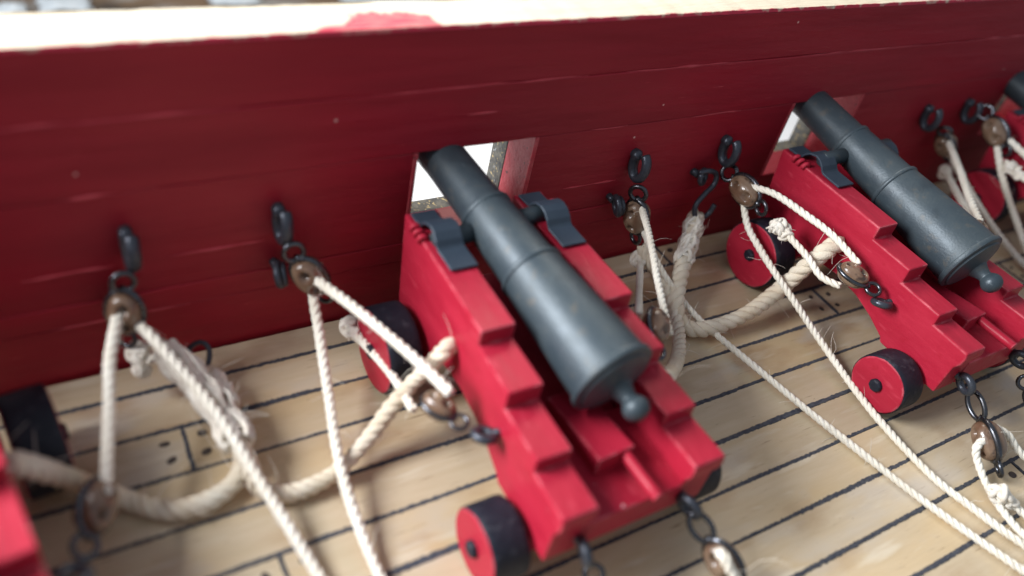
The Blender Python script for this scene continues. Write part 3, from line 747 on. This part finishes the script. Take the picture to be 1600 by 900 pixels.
# S hook with the breeching eye in it
d = Vector(P_['D']); e = Vector(P_['Dlow'])
mb = MB()
mb.tube([d + Vector((-.1, .15, .03)), d + Vector((-.06, .0, .03))], .06, 8)
mb.ring(d + Vector((-.02, -.06, .03)), (.5, -1, .3), .10, .045, 20, 8)
sp = [d + Vector((-.14, -.06, .12)), d + Vector((0, -.10, .16)), d + Vector((.17, -.12, .09)), d + Vector((.17, -.16, -.07)), d + Vector((0, -.2, -.2)), d + Vector((-.14, -.24, -.34)), d + Vector((-.13, -.28, -.50)), d + Vector((0, -.30, -.58)), d + Vector((.15, -.30, -.52)), d + Vector((.20, -.30, -.36))]
mb.tube(smooth_path(sp, .03), .042, 8)
o = mb.build('s_hook', WIRE_PAINT); tag(o, 'S shaped dark hook on the bulwark holding a thick beige rope eye', 'hook', 'hooks in the bulwark')
# its loose twin on the deck at the left
h = Vector(P_['hookA3']); mb = MB()
sp = [h + Vector(v) for v in ((-.13, .08, .01), (-.06, .10, .06), (.03, .08, .09), (.08, .01, .06), (.07, -.06, -.02), (.03, -.13, -.08), (.05, -.19, -.12), (.10, -.23, -.12))]
mb.tube(smooth_path(sp, .03), .030, 8); o = mb.build('loose_hook', WIRE_PAINT); tag(o, 'thin dark wire hook curling above the deck edge at the left in a rope end', 'hook', 'hooks in the bulwark')

# blocks
tackle_block(P_['A_ring'], P_['A_block'], P_['A_low'], 'blurred wooden pulley block hanging from the leftmost hook', .92, roll=1.3)
tackle_block(P_['B_ring'], P_['B_block'], P_['B_low'], 'wooden pulley block hanging tilted from the second hook, left of the centre cannon', .95, roll=1.05)
tackle_block(P_['C_ring'], P_['C_block'], P_['C_low'], 'brown pulley block hanging upright just right of the centre cannon', 1.0, roll=.9)
tackle_block(P_['E_ring'], P_['E_block'], P_['E_low'], 'brown pulley block hanging tilted by the front wheel of the right hand cannon', 1.02, roll=1.1)
tackle_block(P_['F_ring'], P_['F_block'], P_['F_low'], 'blurred pulley block hanging behind the right hand cannon barrel', 1.0, roll=.9)
tackle_block(P_['G_ring'], P_['G_block'], P_['G_low'], 'blurred pulley block farthest right in front of the cut off cannon', 1.05, roll=1.1)
def cheek_block(eye, c, label, sc, roll=.0): return tackle_block(eye, c, None, label, sc, becket=False, roll=roll)
cheek_block(P_['G1L_eye'], P_['G1L_block'], 'glossy pulley block hooked to the left side of the centre cannon', .70, .75)
cheek_block(P_['G2L_eye'], P_['G2L_block'], 'light brown pulley block hooked to the left side of the right hand cannon', .80, .5)
cheek_block((1.13, -3.1, 1.2), P_['G1R_block'], 'pulley block half hidden behind the right side of the centre cannon', .85, .5)
cheek_block((7.3, -3.1, 1.25), (7.62, -2.66, 1.5), 'pulley block hidden behind the right side of the right hand cannon', .85, .5)
g0 = Vector(P_['G0R_block'])
cheek_block(g0 + Vector((-.22, -.48, -.10)), g0, 'blurred pulley block at the lower left beside the cut off cannon', .90, .9)
# tail tackles
tackle_block((5.53, -4.49, .74), P_['T2_block'], P_['T2_low'], 'shiny brown pulley block on the deck behind the right hand cannon', 1.0, roll=.45, hl=.21)
tackle_block((.67, -4.5, .76), P_['T1_block'], None, 'brown pulley block behind the centre cannon, cut by the bottom edge of the photo', .9, roll=.95, hl=.19)
v = Vector(P_['T1L_ring']); tackle_block(v, v + Vector((.02, -.30, -.16)), None, 'pulley block at the left tail of the centre cannon, almost out of the photo', .8)
v = Vector((6.84, -4.6, .6)); tackle_block(v, v + Vector((.12, -.35, -.2)), None, 'pulley block at the right tail of the right hand cannon, cut by the photo edge', .85)

# tackle ropes
tackle_rope('long cream rope from the leftmost hanging block down to the bottom edge', 'A_fall', 'A_down', None, (P_['A_low'][0], P_['A_low'][1] - .06, P_['A_low'][2] - .1), seed=11)
tackle_rope('cream rope from the tilted block left of the centre cannon to its side block', 'B_fall', 'B_down', 'B_stand', PATHS['B_stand'][0], seed=23)
tackle_rope('cream rope running from the upright block right of the centre cannon far across the deck', 'C_fall', 'C_down', 'C_stand', PATHS['C_stand'][0], seed=31, r=.049)
tackle_rope('cream rope from the block beside the right hand cannon passing its rear wheel', 'E_fall', 'E_down', 'E_stand', PATHS['E_stand'][0], seed=47, r=.051)
tackle_rope('blurred cream rope on the block behind the right hand cannon barrel', 'F_fall', 'F_down', 'F_stand', PATHS['F_stand'][0], seed=53, r=.060)
tackle_rope('blurred cream rope at the right edge in front of the cut off cannon', 'G_fall', 'G_down', 'G_stand', PATHS['G_stand'][0], seed=61, r=.060)
tackle_rope('short cream rope on the deck block behind the right hand cannon', 'T2_fall', 'T2_down', 'T2_stand', PATHS['T2_stand'][0], seed=71, r=.049)
tackle_rope('short cream rope out of the block at the bottom edge behind the centre cannon', None, 'T1_down', None, None, seed=83)

# breeching ropes
breeching('thick beige rope curving across the deck to the left side of the right hand cannon', 'breech_gun2', .122, (.80, .985), seed=5)
breeching('thick beige rope hanging down beside the right flank of the centre cannon', 'breech_gun1r', .10, None, seed=6)
breeching('thick beige rope from the left side of the centre cannon with a frayed white end', 'breech_gun1l', .092, (.70, .99), seed=7, fat=1.5)
breeching('thick tan rope looping on the deck from the cut off cannon at the left', 'breech_gun0', .098, (.88, .99), seed=8)
